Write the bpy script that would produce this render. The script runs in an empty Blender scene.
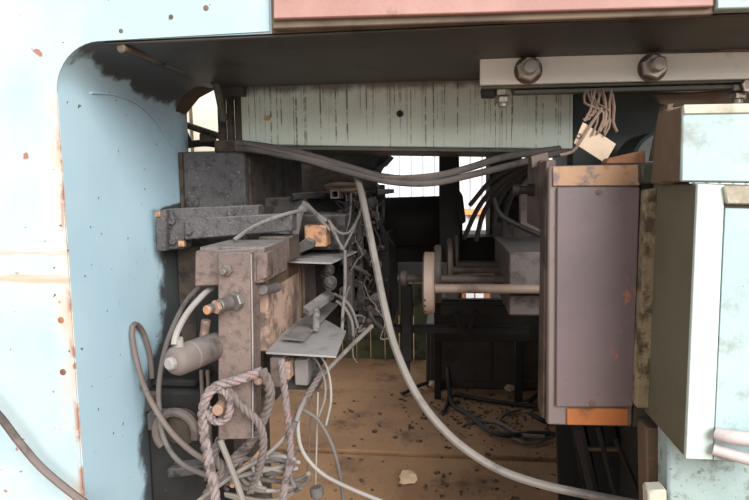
import bpy, bmesh, math, random
from mathutils import Vector, Matrix
random.seed(7)
sc = bpy.context.scene
COL = sc.collection
R = math.radians

# ------------------------------------------------------------------ camera, world, light, exposure
F = 600.0
cam_d = bpy.data.cameras.new('camera'); cam = bpy.data.objects.new('camera', cam_d); COL.objects.link(cam)
cam_d.sensor_width = 36.0; cam_d.lens = F / 749 * 36; cam_d.clip_start = 0.02
CAM = Vector((0, 0, 1.0))
ROT = Matrix.Rotation(R(7), 3, 'Z') @ Matrix.Rotation(R(90 - 6), 3, 'X') @ Matrix.Rotation(R(-0.8), 3, 'Z')
cam.location = CAM; cam.rotation_euler = ROT.to_euler()
sc.camera = cam

w = bpy.data.worlds.new('world'); sc.world = w; w.use_nodes = True
bg = w.node_tree.nodes['Background']
bg.inputs['Color'].default_value = (0.97, 0.985, 1.0, 1); bg.inputs['Strength'].default_value = 0.7
sun_d = bpy.data.lights.new('sun', 'SUN'); sun = bpy.data.objects.new('sun', sun_d); COL.objects.link(sun)
sun_d.energy = 3.5; sun_d.angle = R(40); sun_d.color = (1.0, 0.988, 0.965)
sun.location = (0, -3, 4); sun.rotation_euler = (R(64), 0, R(30))
sc.view_settings.view_transform = 'Standard'; sc.view_settings.look = 'None'
sc.view_settings.exposure = 0.75; sc.view_settings.gamma = 1.0; sc.view_settings.use_curve_mapping = False

# ------------------------------------------------------------------ helpers
def ray(px, py):
    return ROT @ Vector(((px - 374.5) / F, (250 - py) / F, -1))
def P(px, py, Y):
    d = ray(px, py); return CAM + d * (Y / d.y)
def PZ(px, py, Z):
    d = ray(px, py); return CAM + d * ((Z - CAM.z) / d.z)
def S(Y): return Y / F

def new(): return bmesh.new()
def quadbox(b, vs, bev=0.0, seg=1):
    """vs: 8 corners, front loop 4 then back loop 4"""
    v = [b.verts.new(p) for p in vs]
    fs = [b.faces.new([v[i] for i in q]) for q in ((0,1,2,3),(7,6,5,4),(0,4,5,1),(1,5,6,2),(2,6,7,3),(3,7,4,0))]
    if bev > 0:
        es = set(e for f in fs for e in f.edges)
        bmesh.ops.bevel(b, geom=list(es), offset=bev, segments=seg, affect='EDGES', clamp_overlap=True)
    return b
def box(b, x0, x1, y0, y1, z0, z1, bev=0.0):
    return quadbox(b, [(x0,y0,z0),(x1,y0,z0),(x1,y0,z1),(x0,y0,z1),(x0,y1,z0),(x1,y1,z0),(x1,y1,z1),(x0,y1,z1)], bev)
def ext(x0, y0, x1, y1, Y):
    xm, ym = (x0+x1)/2, (y0+y1)/2
    return P(x0, ym, Y).x, P(x1, ym, Y).x, P(xm, y1, Y).z, P(xm, y0, Y).z
def pbox(b, x0, y0, x1, y1, Y0, Y1, bev=0.002):
    a = ext(x0, y0, x1, y1, Y0)
    return box(b, a[0], a[1], Y0, Y1, a[2], a[3], bev)
def prism(b, poly, Y0, Y1, bev=0.002):
    """outline measured on the plane Y0, carried straight back to Y1"""
    pts = [P(x, y, Y0) for x, y in poly]
    f = [b.verts.new(p) for p in pts]; k = [b.verts.new((p.x, Y1, p.z)) for p in pts]
    n = len(pts); fs = [b.faces.new(f), b.faces.new(k[::-1])]
    for i in range(n): fs.append(b.faces.new((f[i], k[i], k[(i+1) % n], f[(i+1) % n])))
    if bev > 0:
        es = set(e for q in fs for e in q.edges)
        bmesh.ops.bevel(b, geom=list(es), offset=bev, segments=1, affect='EDGES', clamp_overlap=True)
    return b
def frame(d):
    d = d.normalized(); up = Vector((0,0,1)) if abs(d.z) < 0.9 else Vector((1,0,0))
    u = d.cross(up).normalized(); return u, u.cross(d).normalized()
def cyl(b, p0, p1, r0, r1=None, n=16, bev=0.0, rot=0.0):
    p0, p1 = Vector(p0), Vector(p1); r1 = r0 if r1 is None else r1
    d = p1 - p0; L = d.length; u, v = frame(d)
    prof = [(0, r0), (L, r1)]
    if bev > 0:
        bev = min(bev, L*0.3, r0*0.5)
        prof = [(0, r0-bev), (bev, r0), (L-bev, r1), (L, r1-bev)]
    return lathe(b, p0, d, prof, n, rot)
def lathe(b, p0, d, prof, n=16, rot=0.0):
    p0 = Vector(p0); d = Vector(d).normalized(); u, v = frame(d); rings = []
    for h, r in prof:
        rings.append([b.verts.new(p0 + d*h + (u*math.cos(2*math.pi*i/n+rot) + v*math.sin(2*math.pi*i/n+rot))*max(r, 1e-5)) for i in range(n)])
    for a, c in zip(rings, rings[1:]):
        for i in range(n): b.faces.new((a[i], a[(i+1)%n], c[(i+1)%n], c[i]))
    b.faces.new(rings[0][::-1]); b.faces.new(rings[-1]); return b
def torus(b, c, axis, R0, r, n=28, m=8, a0=0, a1=2*math.pi):
    c = Vector(c); u, v = frame(Vector(axis)); pts = []
    full = abs(a1-a0-2*math.pi) < 1e-4
    pts = [c + (u*math.cos(a0+(a1-a0)*i/n) + v*math.sin(a0+(a1-a0)*i/n))*R0 for i in range(n+1)]
    return sweep(b, pts, r, m)
def catmull(pts, step):
    pts = [Vector(p) for p in pts]
    if len(pts) == 2: pts = [pts[0], pts[0].lerp(pts[1], .5), pts[1]]
    q = [pts[0]*2 - pts[1]] + pts + [pts[-1]*2 - pts[-2]]; out = []
    for i in range(1, len(q)-2):
        a, p, c, e = q[i-1], q[i], q[i+1], q[i+2]
        n = max(2, int((c-p).length/step))
        for k in range(n):
            t = k/n
            out.append(0.5*((2*p) + (c-a)*t + (2*a-5*p+4*c-e)*t*t + (3*p-a-3*c+e)*t**3))
    out.append(q[-2]); return out
def frames(pts):
    fr = []; u = None
    for i, p in enumerate(pts):
        d = (pts[min(i+1, len(pts)-1)] - pts[max(i-1, 0)])
        d = d.normalized() if d.length > 1e-9 else Vector((0,0,1))
        if u is None: u, v = frame(d)
        else:
            u = (u - d*u.dot(d)); u = u.normalized() if u.length > 1e-6 else frame(d)[0]
        fr.append((u.copy(), d.cross(u)))
    return fr
def sweep(b, pts, r, m=8):
    fr = frames(pts); rings = []
    for p, (u, v) in zip(pts, fr):
        rings.append([b.verts.new(p + (u*math.cos(2*math.pi*k/m) + v*math.sin(2*math.pi*k/m))*r) for k in range(m)])
    for a, c in zip(rings, rings[1:]):
        for i in range(m): b.faces.new((a[i], a[(i+1)%m], c[(i+1)%m], c[i]))
    b.faces.new(rings[0][::-1]); b.faces.new(rings[-1]); return b
def tube(b, pts, r, m=8, step=0.012): return sweep(b, catmull(pts, step), r, m)
def hexnut(b, c, axis, r, h, rot=0.2):
    return cyl(b, Vector(c), Vector(c)+Vector(axis).normalized()*h, r, n=6, bev=r*0.12, rot=rot)

def link(name, b, m, smooth=True):
    bmesh.ops.recalc_face_normals(b, faces=b.faces[:])
    me = bpy.data.meshes.new(name); b.to_mesh(me); b.free()
    if smooth:
        me.polygons.foreach_set('use_smooth', [True]*len(me.polygons)); me.set_sharp_from_angle(angle=R(38))
    me.materials.append(m)
    o = bpy.data.objects.new(name, me); COL.objects.link(o); return o
def wloc(o):
    l = Vector((0,0,0))
    while o: l = l + o.location; o = o.parent
    return l
def thing(name, label, cat, loc, group=None):
    o = bpy.data.objects.new(name, None); COL.objects.link(o); o.location = loc; o.empty_display_size = 0.05
    o['label'] = label; o['category'] = cat
    if group: o['group'] = group
    return o
def part(name, b, m, parent, label=None, kind=None):
    o = link(name, b, m); l = wloc(parent)
    o.data.transform(Matrix.Translation(-l)); o.parent = parent
    if label: o['label'] = label
    if kind: o['kind'] = kind
    return o
def solo(name, b, m, label, cat, group=None, kind=None):
    o = link(name, b, m); vs = o.data.vertices
    lo = [min(v.co[i] for v in vs) for i in range(3)]; hi = [max(v.co[i] for v in vs) for i in range(3)]
    c = Vector(((lo[0]+hi[0])/2, (lo[1]+hi[1])/2, lo[2]))
    o.data.transform(Matrix.Translation(-c)); o.location = c
    if label: o['label'] = label
    if cat: o['category'] = cat
    if group: o['group'] = group
    if kind: o['kind'] = kind
    return o

# ------------------------------------------------------------------ materials
class NT:
    def __init__(s, name):
        s.m = bpy.data.materials.new(name); s.m.use_nodes = True; s.t = s.m.node_tree
        s.b = s.t.nodes['Principled BSDF']; s.pos = s.n('ShaderNodeNewGeometry').outputs['Position']
    def n(s, t, **k):
        o = s.t.nodes.new(t)
        for a, v in k.items(): setattr(o, a, v)
        return o
    def l(s, a, b): s.t.links.new(a, b)
    def noise(s, scale, detail=4, rough=0.6, vec=None, sc=None):
        o = s.n('ShaderNodeTexNoise'); o.inputs['Scale'].default_value = scale
        o.inputs['Detail'].default_value = detail; o.inputs['Roughness'].default_value = rough
        src = vec or s.pos
        if sc:
            mp = s.n('ShaderNodeVectorMath', operation='MULTIPLY'); s.l(src, mp.inputs[0]); mp.inputs[1].default_value = sc; src = mp.outputs[0]
        s.l(src, o.inputs['Vector']); return o.outputs['Fac']
    def ramp(s, x, a, b):
        o = s.n('ShaderNodeMapRange', interpolation_type='SMOOTHSTEP'); s.l(x, o.inputs['Value'])
        o.inputs['From Min'].default_value = a; o.inputs['From Max'].default_value = b; return o.outputs['Result']
    def math(s, op, a, b=None):
        o = s.n('ShaderNodeMath', operation=op)
        for i, q in enumerate((a, b)):
            if q is None: continue
            if isinstance(q, (int, float)): o.inputs[i].default_value = q
            else: s.l(q, o.inputs[i])
        return o.outputs[0]
    def mix(s, f, a, b):
        o = s.n('ShaderNodeMix', data_type='RGBA')
        if isinstance(f, (int, float)): o.inputs[0].default_value = f
        else: s.l(f, o.inputs[0])
        for i, q in ((6, a), (7, b)):
            if isinstance(q, tuple): o.inputs[i].default_value = (*q, 1)
            else: s.l(q, o.inputs[i])
        return o.outputs[2]
    def xyz(s):
        o = s.n('ShaderNodeSeparateXYZ'); s.l(s.pos, o.inputs[0]); return o.outputs
    def done(s, col, rough=0.6, metal=0.0, bump=None, bstr=0.3, bdist=0.002):
        if isinstance(col, tuple): s.b.inputs['Base Color'].default_value = (*col, 1)
        else: s.l(col, s.b.inputs['Base Color'])
        if isinstance(rough, (int, float)): s.b.inputs['Roughness'].default_value = rough
        else: s.l(rough, s.b.inputs['Roughness'])
        s.b.inputs['Metallic'].default_value = metal
        if bump is not None:
            bp = s.n('ShaderNodeBump'); bp.inputs['Strength'].default_value = bstr; bp.inputs['Distance'].default_value = bdist
            s.l(bump, bp.inputs['Height']); s.l(bp.outputs[0], s.b.inputs['Normal'])
        return s.m
def srgb(r, g, b):
    f = lambda c: (c/255/12.92 if c/255 <= 0.04045 else ((c/255+0.055)/1.055)**2.4)
    return (f(r), f(g), f(b))

# darkening factor per paint or metal, putting stronger contrast into the colours
TONE = {'brown_grey_clamp_steel': .62, 'brown_grey_actuator': .55, 'dull_stud_steel': .65, 'dusty_rope': .66, 'sooty_rope': .72, 'grey_rubber_hose': .55, 'brown_dusty_hose': .75,
        'dark_dusty_cable': .9, 'pale_wire': .58, 'grease_caked_steel': .72, 'brown_caked_steel': .72, 'sooty_black_steel': .6, 'black_cable': .7, 'grey_dusty_steel': .72, 'dark_dusty_steel': .75, 'salmon_paint': .72, 'olive_primer': .8,
        'orange_rust_steel': .8, 'orange_rubbed_metal': .9, 'grey_mauve_frame': .8, 'pale_dusty_plate': .7, 'pale_pink_pipe': .9, 'tan_roller_steel': .85, 'shaded_roller_steel': .5,
        'shade_dark_brown_cabinet_side': .8, 'peeling_rust_band': .85, 'bright_rust_band': .9, 'brown_dirty_steel': .75, 'brown_card': .85, 'oily_dark_soffit': .9, 'dark_teal_paint': .8, 'dusty_sand_ledge': .85}
def mat(name, base, var, dirt, dirt_lo=0.52, dirt_hi=0.68, dirt_scale=9, rust=None, rust_lo=0.66, rust_hi=0.72, rust_scale=28,
        rough=0.6, metal=0.0, bstr=0.35, bscale=160, bdist=0.0015, dust=0):
    t = NT(name); k = TONE.get(name, 1.0)
    base, var, dirt = (tuple(q*k for q in c_) for c_ in (base, var, dirt))
    if rust: rust = tuple(q*k for q in rust)
    c = t.mix(t.ramp(t.noise(6, 5), 0.35, 0.65), base, var)
    c = t.mix(t.ramp(t.noise(dirt_scale, 8, 0.65), dirt_lo, dirt_hi), c, dirt)
    if rust: c = t.mix(t.ramp(t.noise(rust_scale, 6, 0.6), rust_lo, rust_hi), c, rust)
    if dust:
        g = t.n('ShaderNodeNewGeometry'); sx = t.n('ShaderNodeSeparateXYZ'); t.l(g.outputs['Normal'], sx.inputs[0])
        dm = t.math('MULTIPLY', t.ramp(sx.outputs[2], .35, .95), t.ramp(t.noise(35, 6, .65), .30, .55))
        c = t.mix(t.math('MULTIPLY', dm, dust), c, srgb(132, 127, 125))
    return t.done(c, rough, metal, t.noise(bscale, 4), bstr, bdist)

M = {}
SOOT = srgb(40, 36, 33); RUST = srgb(150, 84, 48); GREY = srgb(120, 114, 110)
M['soffit'] = mat('oily_dark_soffit', srgb(52, 50, 46), srgb(66, 62, 56), srgb(36, 33, 30), rust=srgb(92, 78, 66), rust_lo=.68, rough=.5)
M['lip'] = mat('dirty_brown_lip', srgb(110, 96, 80), srgb(80, 68, 58), srgb(50, 43, 36), rust=srgb(160, 140, 120), rough=.8)
M['salmon'] = mat('salmon_paint', srgb(176, 130, 121), srgb(190, 148, 138), srgb(146, 104, 95), .6, .75, 14, rust=srgb(120, 60, 50), rust_lo=.7, rough=.6)
M['grease'] = mat('grease_caked_steel', srgb(84, 80, 82), srgb(100, 95, 96), srgb(60, 56, 55), .46, .7, 60, rust=srgb(135, 130, 128), rust_lo=.6, rust_hi=.7, rust_scale=130, rough=.75, bstr=.9, bscale=140, bdist=.004, dust=0.55)
M['greasebrown'] = mat('brown_caked_steel', srgb(74, 63, 54), srgb(92, 80, 68), srgb(46, 40, 35), .45, .62, 18, rust=srgb(128, 112, 96), rust_lo=.66, rust_hi=.74, rust_scale=120, rough=.8, bstr=.8, bdist=.003, dust=0.4)
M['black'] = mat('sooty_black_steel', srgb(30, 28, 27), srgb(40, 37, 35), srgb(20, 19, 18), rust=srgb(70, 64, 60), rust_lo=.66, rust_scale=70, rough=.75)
M['dust'] = mat('grey_dusty_steel', srgb(118, 112, 108), srgb(138, 132, 128), srgb(72, 67, 64), .5, .66, 20, rust=srgb(150, 112, 90), rust_lo=.68, rough=.8, bstr=.5, dust=0.7)
M['darkdust'] = mat('dark_dusty_steel', srgb(66, 62, 60), srgb(88, 83, 80), srgb(38, 35, 33), .48, .62, 26, rust=srgb(120, 114, 110), rust_lo=.62, rust_scale=90, rough=.85, bstr=.8, bdist=.003, dust=0.6)
M['clamp'] = mat('brown_grey_clamp_steel', srgb(126, 110, 105), srgb(142, 122, 113), srgb(100, 87, 82), .45, .68, 70, rust=srgb(176, 152, 138), rust_lo=.60, rust_hi=.74, rust_scale=140, rough=.7, bstr=.9, dust=0.5)
M['rustblock'] = mat('orange_rust_steel', srgb(190, 158, 140), srgb(162, 130, 113), srgb(112, 94, 84), .46, .62, 20, rust=srgb(96, 80, 70), rust_lo=.58, rust_scale=30, rough=.8)
M['plate'] = mat('pale_dusty_plate', srgb(176, 172, 170), srgb(160, 156, 154), srgb(120, 115, 112), .52, .72, 22, rough=.85, bstr=.5)
M['actuator'] = mat('brown_grey_actuator', srgb(122, 112, 108), srgb(138, 126, 120), srgb(96, 86, 82), .5, .7, 22, rough=.7, dust=.4)
M['stud'] = mat('dull_stud_steel', srgb(150, 146, 142), srgb(128, 122, 118), srgb(98, 90, 86), rust=srgb(190, 140, 110), rust_lo=.6, rough=.5, metal=.3)
M['orange'] = mat('orange_rubbed_metal', srgb(196, 152, 118), srgb(178, 130, 98), srgb(128, 96, 78), .48, .62, 40, rough=.7)
M['bolt'] = mat('bright_bolt_steel', srgb(168, 160, 150), srgb(150, 142, 132), srgb(112, 100, 88), rust=srgb(120, 92, 70), rust_lo=.62, rough=.4, metal=.6)
M['angle'] = mat('worn_grey_green_angle', srgb(216, 213, 203), srgb(224, 221, 213), srgb(180, 168, 150), .55, .7, 10, rust=srgb(126, 100, 80), rust_lo=.7, rough=.55)
M['rope'] = mat('dusty_rope', srgb(144, 130, 128), srgb(164, 150, 148), srgb(98, 84, 80), .45, .65, 50, rust=srgb(176, 118, 106), rust_lo=.58, rust_hi=.66, rust_scale=60, rough=.95, bstr=.8, bscale=500)
M['ropedark'] = mat('sooty_rope', srgb(110, 98, 95), srgb(128, 116, 112), srgb(74, 65, 62), .5, .7, 40, rust=srgb(150, 112, 100), rust_lo=.62, rust_scale=60, rough=.95, bstr=.8, bscale=500)
M['hose'] = mat('grey_rubber_hose', srgb(150, 142, 134), srgb(164, 156, 148), srgb(118, 108, 102), rough=.6)
M['hosebrown'] = mat('brown_dusty_hose', srgb(112, 98, 92), srgb(126, 114, 108), srgb(80, 72, 68), rough=.75)
M['hosedark'] = mat('dark_dusty_cable', srgb(88, 82, 79), srgb(104, 98, 94), srgb(62, 58, 55), rough=.75)
M['cableblk'] = mat('black_cable', srgb(34, 31, 30), srgb(46, 42, 40), srgb(24, 22, 21), rough=.7)
M['wire'] = mat('pale_wire', srgb(170, 164, 158), srgb(186, 180, 174), srgb(130, 124, 118), rough=.7)
M['tagcard'] = mat('brown_card', srgb(206, 180, 156), srgb(216, 192, 168), srgb(180, 150, 124), rough=.9)
M['straw'] = mat('frayed_string', srgb(118, 98, 84), srgb(134, 112, 96), srgb(78, 62, 52), rough=.95)
M['wood'] = mat('brown_wood', srgb(126, 84, 58), srgb(146, 100, 70), srgb(86, 58, 42), rough=.8)
M['cabframe'] = mat('grey_mauve_frame', srgb(120, 108, 105), srgb(130, 116, 110), srgb(92, 76, 68), rust=srgb(150, 98, 66), rust_lo=.66, rough=.5)
M['cabside'] = mat('shade_dark_brown_cabinet_side', srgb(84, 70, 62), srgb(100, 84, 74), srgb(56, 46, 40), .46, .64, 16, rust=srgb(124, 84, 60), rust_lo=.64, rough=.6)  # brown darkened so the interior's shade sits in the side's colour
M['olive'] = mat('olive_primer', srgb(100, 96, 76), srgb(110, 106, 86), srgb(76, 70, 54), .52, .72, 8, rust=srgb(82, 60, 44), rust_lo=.7, rough=.65)
M['mint'] = mat('pale_mint_paint', srgb(176, 192, 186), srgb(186, 200, 195), srgb(156, 162, 154), .55, .75, 12, rust=srgb(150, 136, 120), rust_lo=.72, rough=.55)
M['mintgrey'] = mat('pale_grey_mint_paint', srgb(152, 174, 175), srgb(164, 184, 184), srgb(136, 146, 142), .48, .7, 22, rust=srgb(130, 112, 98), rust_lo=.7, rust_scale=60, rough=.6)
M['sand'] = mat('dusty_sand_ledge', srgb(190, 184, 168), srgb(200, 196, 180), srgb(150, 140, 122), rough=.8)
M['foam'] = mat('dirty_foam_strip', srgb(124, 110, 86), srgb(146, 132, 106), srgb(78, 65, 48), .45, .62, 30, rough=.95, bstr=1, bscale=120, bdist=.004)
M['darkgreen'] = mat('dark_green_oily', srgb(66, 66, 56), srgb(82, 80, 66), srgb(46, 42, 34), rust=srgb(108, 78, 54), rust_lo=.66, rough=.55)
M['browndirt'] = mat('brown_dirty_steel', srgb(104, 84, 66), srgb(120, 98, 78), srgb(70, 56, 44), rust=srgb(140, 94, 62), rust_lo=.64, rough=.75)
M['teal'] = mat('dark_teal_paint', srgb(56, 64, 62), srgb(66, 74, 70), srgb(42, 46, 43), rough=.6)
M['plinth'] = mat('speckled_pale_blue_paint', srgb(140, 160, 158), srgb(154, 172, 170), srgb(112, 122, 116), .5, .66, 30, rust=srgb(110, 112, 104), rust_lo=.6, rust_hi=.68, rust_scale=110, rough=.7)
M['pinkpipe'] = mat('pale_pink_pipe', srgb(186, 176, 174), srgb(194, 184, 182), srgb(156, 142, 138), rough=.5)
M['roller'] = mat('tan_roller_steel', srgb(146, 126, 112), srgb(160, 140, 126), srgb(110, 92, 80), rust=srgb(120, 90, 68), rust_lo=.68, rough=.55)
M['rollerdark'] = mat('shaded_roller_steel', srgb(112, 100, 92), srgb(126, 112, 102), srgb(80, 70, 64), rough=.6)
M['bearing'] = mat('grey_brown_bearing_steel', srgb(96, 88, 86), srgb(108, 98, 94), srgb(66, 58, 54), .48, .68, 24, rust=srgb(120, 92, 76), rust_lo=.66, rough=.7, dust=.4)
M['moss'] = mat('mossy_green_panel', srgb(74, 78, 56), srgb(88, 92, 66), srgb(50, 50, 38), .5, .65, 14, rough=.85)
M['cream'] = mat('cream_panel', srgb(220, 212, 190), srgb(226, 218, 198), srgb(196, 182, 156), .6, .8, 6, rough=.7)
M['paper'] = mat('crumpled_paper', srgb(196, 170, 140), srgb(210, 186, 156), srgb(150, 120, 92), rough=.95)
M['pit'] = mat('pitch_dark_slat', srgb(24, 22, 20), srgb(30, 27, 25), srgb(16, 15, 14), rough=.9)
M['darkbrown'] = mat('dark_brown_cabinet', srgb(56, 48, 42), srgb(64, 55, 48), srgb(42, 36, 32), rough=.7)

XL = P(70, 290, 1.0).x           # left cheek of the opening
ZT = P(400, 27, 1.0).z           # soffit of the opening
YB = 1.46                        # back of the frame
def mat_frame():
    t = NT('pale_blue_frame_paint'); X, Y, Z = t.xyz()
    c = t.mix(t.ramp(t.noise(3, 4), .35, .65), srgb(170, 200, 214), srgb(178, 207, 219))
    e = t.math('SUBTRACT', XL, X)
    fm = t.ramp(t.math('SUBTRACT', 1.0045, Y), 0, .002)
    # greyer outer face: strong light's wash-out put into the paint colour
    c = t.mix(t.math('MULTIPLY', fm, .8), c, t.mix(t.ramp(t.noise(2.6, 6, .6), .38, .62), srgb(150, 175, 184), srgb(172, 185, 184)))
    em = t.math('MULTIPLY', t.math('MULTIPLY', t.ramp(e, .05, .0), t.ramp(Z, ZT-.02, ZT-.12)), fm)
    em = t.math('MULTIPLY', em, t.ramp(t.noise(16, 7, .65, sc=(1, 1, .45)), .36, .66))
    c = t.mix(t.math('MULTIPLY', em, .8), c, srgb(196, 158, 126))
    ee = t.math('MULTIPLY', t.math('MULTIPLY', t.ramp(e, .012, .0), fm), t.ramp(t.noise(30, 6, .6, sc=(1, 1, .5)), .48, .58))
    ee = t.math('MULTIPLY', ee, t.ramp(Z, ZT-.1, ZT-.2))
    c = t.mix(ee, c, srgb(146, 104, 84))
    # horizontal scuff bands
    band = t.ramp(t.noise(6, 6, .65, sc=(.3, 1, 5)), .50, .66)
    bm_ = t.math('MULTIPLY', t.math('MULTIPLY', band, fm), t.math('MULTIPLY', t.ramp(Z, .79, .83), t.ramp(Z, .93, .89)))
    c = t.mix(t.math('MULTIPLY', bm_, .8), c, srgb(172, 152, 122))
    fnt = t.math('MULTIPLY', t.math('MULTIPLY', t.ramp(t.noise(5, 7, .65, sc=(.6, 1, 1.8)), .55, .72), fm), .45)
    c = t.mix(fnt, c, srgb(190, 172, 146))
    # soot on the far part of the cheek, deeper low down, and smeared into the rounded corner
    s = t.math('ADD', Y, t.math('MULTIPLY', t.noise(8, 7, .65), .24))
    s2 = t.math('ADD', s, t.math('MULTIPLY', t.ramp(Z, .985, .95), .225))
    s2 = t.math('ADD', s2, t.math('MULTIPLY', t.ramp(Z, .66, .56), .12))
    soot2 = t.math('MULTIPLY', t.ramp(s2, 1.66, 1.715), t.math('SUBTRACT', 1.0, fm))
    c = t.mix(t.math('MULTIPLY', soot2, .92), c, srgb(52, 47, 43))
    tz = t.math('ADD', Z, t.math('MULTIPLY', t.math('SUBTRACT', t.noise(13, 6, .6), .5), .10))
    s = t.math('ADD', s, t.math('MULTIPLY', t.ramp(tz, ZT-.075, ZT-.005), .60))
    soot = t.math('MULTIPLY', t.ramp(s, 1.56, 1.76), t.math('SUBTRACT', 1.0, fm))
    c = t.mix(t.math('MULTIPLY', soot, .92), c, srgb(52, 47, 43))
    # chips
    chip = t.ramp(t.noise(60, 2, .5), .715, .745)
    c = t.mix(chip, c, srgb(86, 72, 66))
    chip2 = t.math('MULTIPLY', t.ramp(t.noise(23, 3, .5), .67, .70), fm)
    c = t.mix(chip2, c, srgb(150, 104, 88))
    return t.done(c, .5, 0, t.noise(60, 3), .15)
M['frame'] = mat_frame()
ZB = P(360, 80, 1.5).z
def mat_beam():
    t = NT('drip_stained_pale_green_paint'); X, Y, Z = t.xyz()
    c = t.mix(t.ramp(t.noise(5, 4), .35, .65), srgb(188, 196, 184), srgb(197, 205, 192))
    def n1(scale, off, d=1):
        o = t.n('ShaderNodeTexNoise', noise_dimensions='1D'); o.inputs['Scale'].default_value = 1; o.inputs['Detail'].default_value = d
        t.l(t.math('ADD', t.math('MULTIPLY', X, scale), off), o.inputs['W']); return o.outputs['Fac']
    wob = t.math('MULTIPLY', t.noise(12, 2), .012)
    for sc_, off, th, ln in ((190, 3.0, .62, .26), (300, 31.0, .62, .17), (140, 77.0, .66, .34), (420, 12.0, .6, .1)):
        col = t.ramp(n1(sc_, off, 0), th, th+.06)
        depth = t.math('SUBTRACT', ZB, t.math('MULTIPLY', t.ramp(n1(sc_*.7, off+9), .3, .75), ln))
        m = t.math('MULTIPLY', col, t.ramp(t.math('SUBTRACT', t.math('ADD', Z, wob), depth), 0, .012))
        m = t.math('MULTIPLY', m, t.ramp(t.noise(60, 3), .30, .6))
        m = t.math('MULTIPLY', m, t.ramp(n1(14, off+40, 2), .36, .6))
        c = t.mix(t.math('MULTIPLY', m, .9), c, srgb(92, 78, 66))
    topd = t.ramp(t.math('ADD', Z, t.math('MULTIPLY', t.noise(16, 5), .05)), ZB-.012, ZB+.012)
    c = t.mix(t.math('MULTIPLY', topd, .85), c, srgb(84, 72, 60))
    c = t.mix(t.ramp(t.noise(24, 3), .73, .75), c, srgb(186, 120, 70))
    return t.done(c, .55, 0, t.noise(80, 3), .2)
M['beam'] = mat_beam()
def mat_panel():
    t = NT('mauve_grey_panel_paint'); X, Y, Z = t.xyz()
    c = t.mix(t.ramp(t.noise(5, 4), .35, .65), srgb(98, 86, 88), srgb(107, 93, 94))
    z0 = P(600, 187, 1.05).z; z1 = P(600, 407, 1.05).z
    n = t.math('MULTIPLY', t.noise(20, 6), .03)
    x0 = P(612, 300, 1.05).x
    pat = t.math('MULTIPLY', t.ramp(X, x0-.01, x0+.01), t.ramp(t.noise(48, 5, sc=(1, 1, .5)), .60, .70))
    c = t.mix(t.math('MULTIPLY', pat, .8), c, srgb(176, 104, 62))
    c = t.mix(t.ramp(t.noise(75, 2), .72, .75), c, srgb(84, 70, 70))
    return t.done(c, .45, 0, t.noise(120, 3), .12)
M['panel'] = mat_panel()
M['rusttop'] = mat('peeling_rust_band', srgb(176, 140, 108), srgb(160, 126, 104), srgb(120, 104, 102), .5, .6, 24, rust=srgb(150, 92, 54), rust_lo=.58, rough=.7)
M['rustband'] = mat('bright_rust_band', srgb(158, 92, 48), srgb(174, 104, 50), srgb(104, 64, 42), .52, .7, 22, rust=srgb(112, 70, 50), rust_lo=.62, rough=.7)
def mat_floor():
    t = NT('brown_dirt_floor')
    c = t.mix(t.ramp(t.noise(2.5, 6, .6), .35, .65), srgb(164, 126, 90), srgb(142, 107, 77))
    c = t.mix(t.ramp(t.noise(4, 8, .7), .5, .70), c, srgb(98, 72, 52))
    c = t.mix(t.ramp(t.noise(40, 5, .7), .62, .72), c, srgb(70, 52, 40))
    return t.done(c, .95, 0, t.noise(50, 8, .7), .7, 0, .008) if False else t.done(c, .95, 0.0, t.noise(50, 8, .7), .7, .008)
M['floor'] = mat_floor()
M['chips'] = mat('dirty_chips', srgb(84, 66, 52), srgb(108, 84, 64), srgb(48, 38, 31), .45, .6, 60, rough=.95)
def mat_sheet():
    t = NT('white_corrugated_sheet')
    c = t.mix(t.ramp(t.noise(2, 4), .35, .7), srgb(212, 214, 217), srgb(205, 208, 212))
    return t.done(c, .5)
M['sheet'] = mat_sheet()
M['orangeband'] = mat('orange_rail_paint', srgb(226, 150, 90), srgb(214, 140, 84), srgb(180, 120, 80), rough=.6)

# ------------------------------------------------------------------ setting: floor and far wall
fl = solo('floor', box(new(), -5, 5, -4, 7.2, -.30, -.035), M['darkbrown'], None, None, kind='structure')
ys = PZ(430, 455, 0).y
for (a, c) in ((-4, 0.4), (0.41, ys-.018), (ys+.018, 3.9), (3.92, 7.2)):
    b = new(); n = 14
    box(b, -5, 5, a, c, -.035, 0, .004); part('floor_slab', b, M['floor'], fl)
# corrugated wall
b = new(); xs = -5.0; k = 0; prof = []
while xs < 5.0:
    prof += [(xs, 0), (xs+.10, 0), (xs+.11, .035), (xs+.125, .035)]; xs += .135
pts = [(x, 7.0+y) for x, y in prof]
fb = []
for yo in (0, .02):
    fb.append(([b.verts.new((x, y+yo, 0)) for x, y in pts], [b.verts.new((x, y+yo, 4.2)) for x, y in pts]))
for i in range(len(pts)-1):
    for lo, hi in fb: b.faces.new((lo[i], lo[i+1], hi[i+1], hi[i]))
    b.faces.new((fb[0][1][i], fb[0][1][i+1], fb[1][1][i+1], fb[1][1][i])); b.faces.new((fb[0][0][i], fb[0][0][i+1], fb[1][0][i+1], fb[1][0][i]))
for k in (0, -1): b.faces.new((fb[0][0][k], fb[0][1][k], fb[1][1][k], fb[1][0][k]))
wb = solo('wall_back', b, M['sheet'], None, None, kind='structure')
part('girt_rail', pbox(new(), 300, 209, 620, 215, 6.9, 6.99, .004), M['orangeband'], wb, 'orange painted wall rail')

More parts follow.
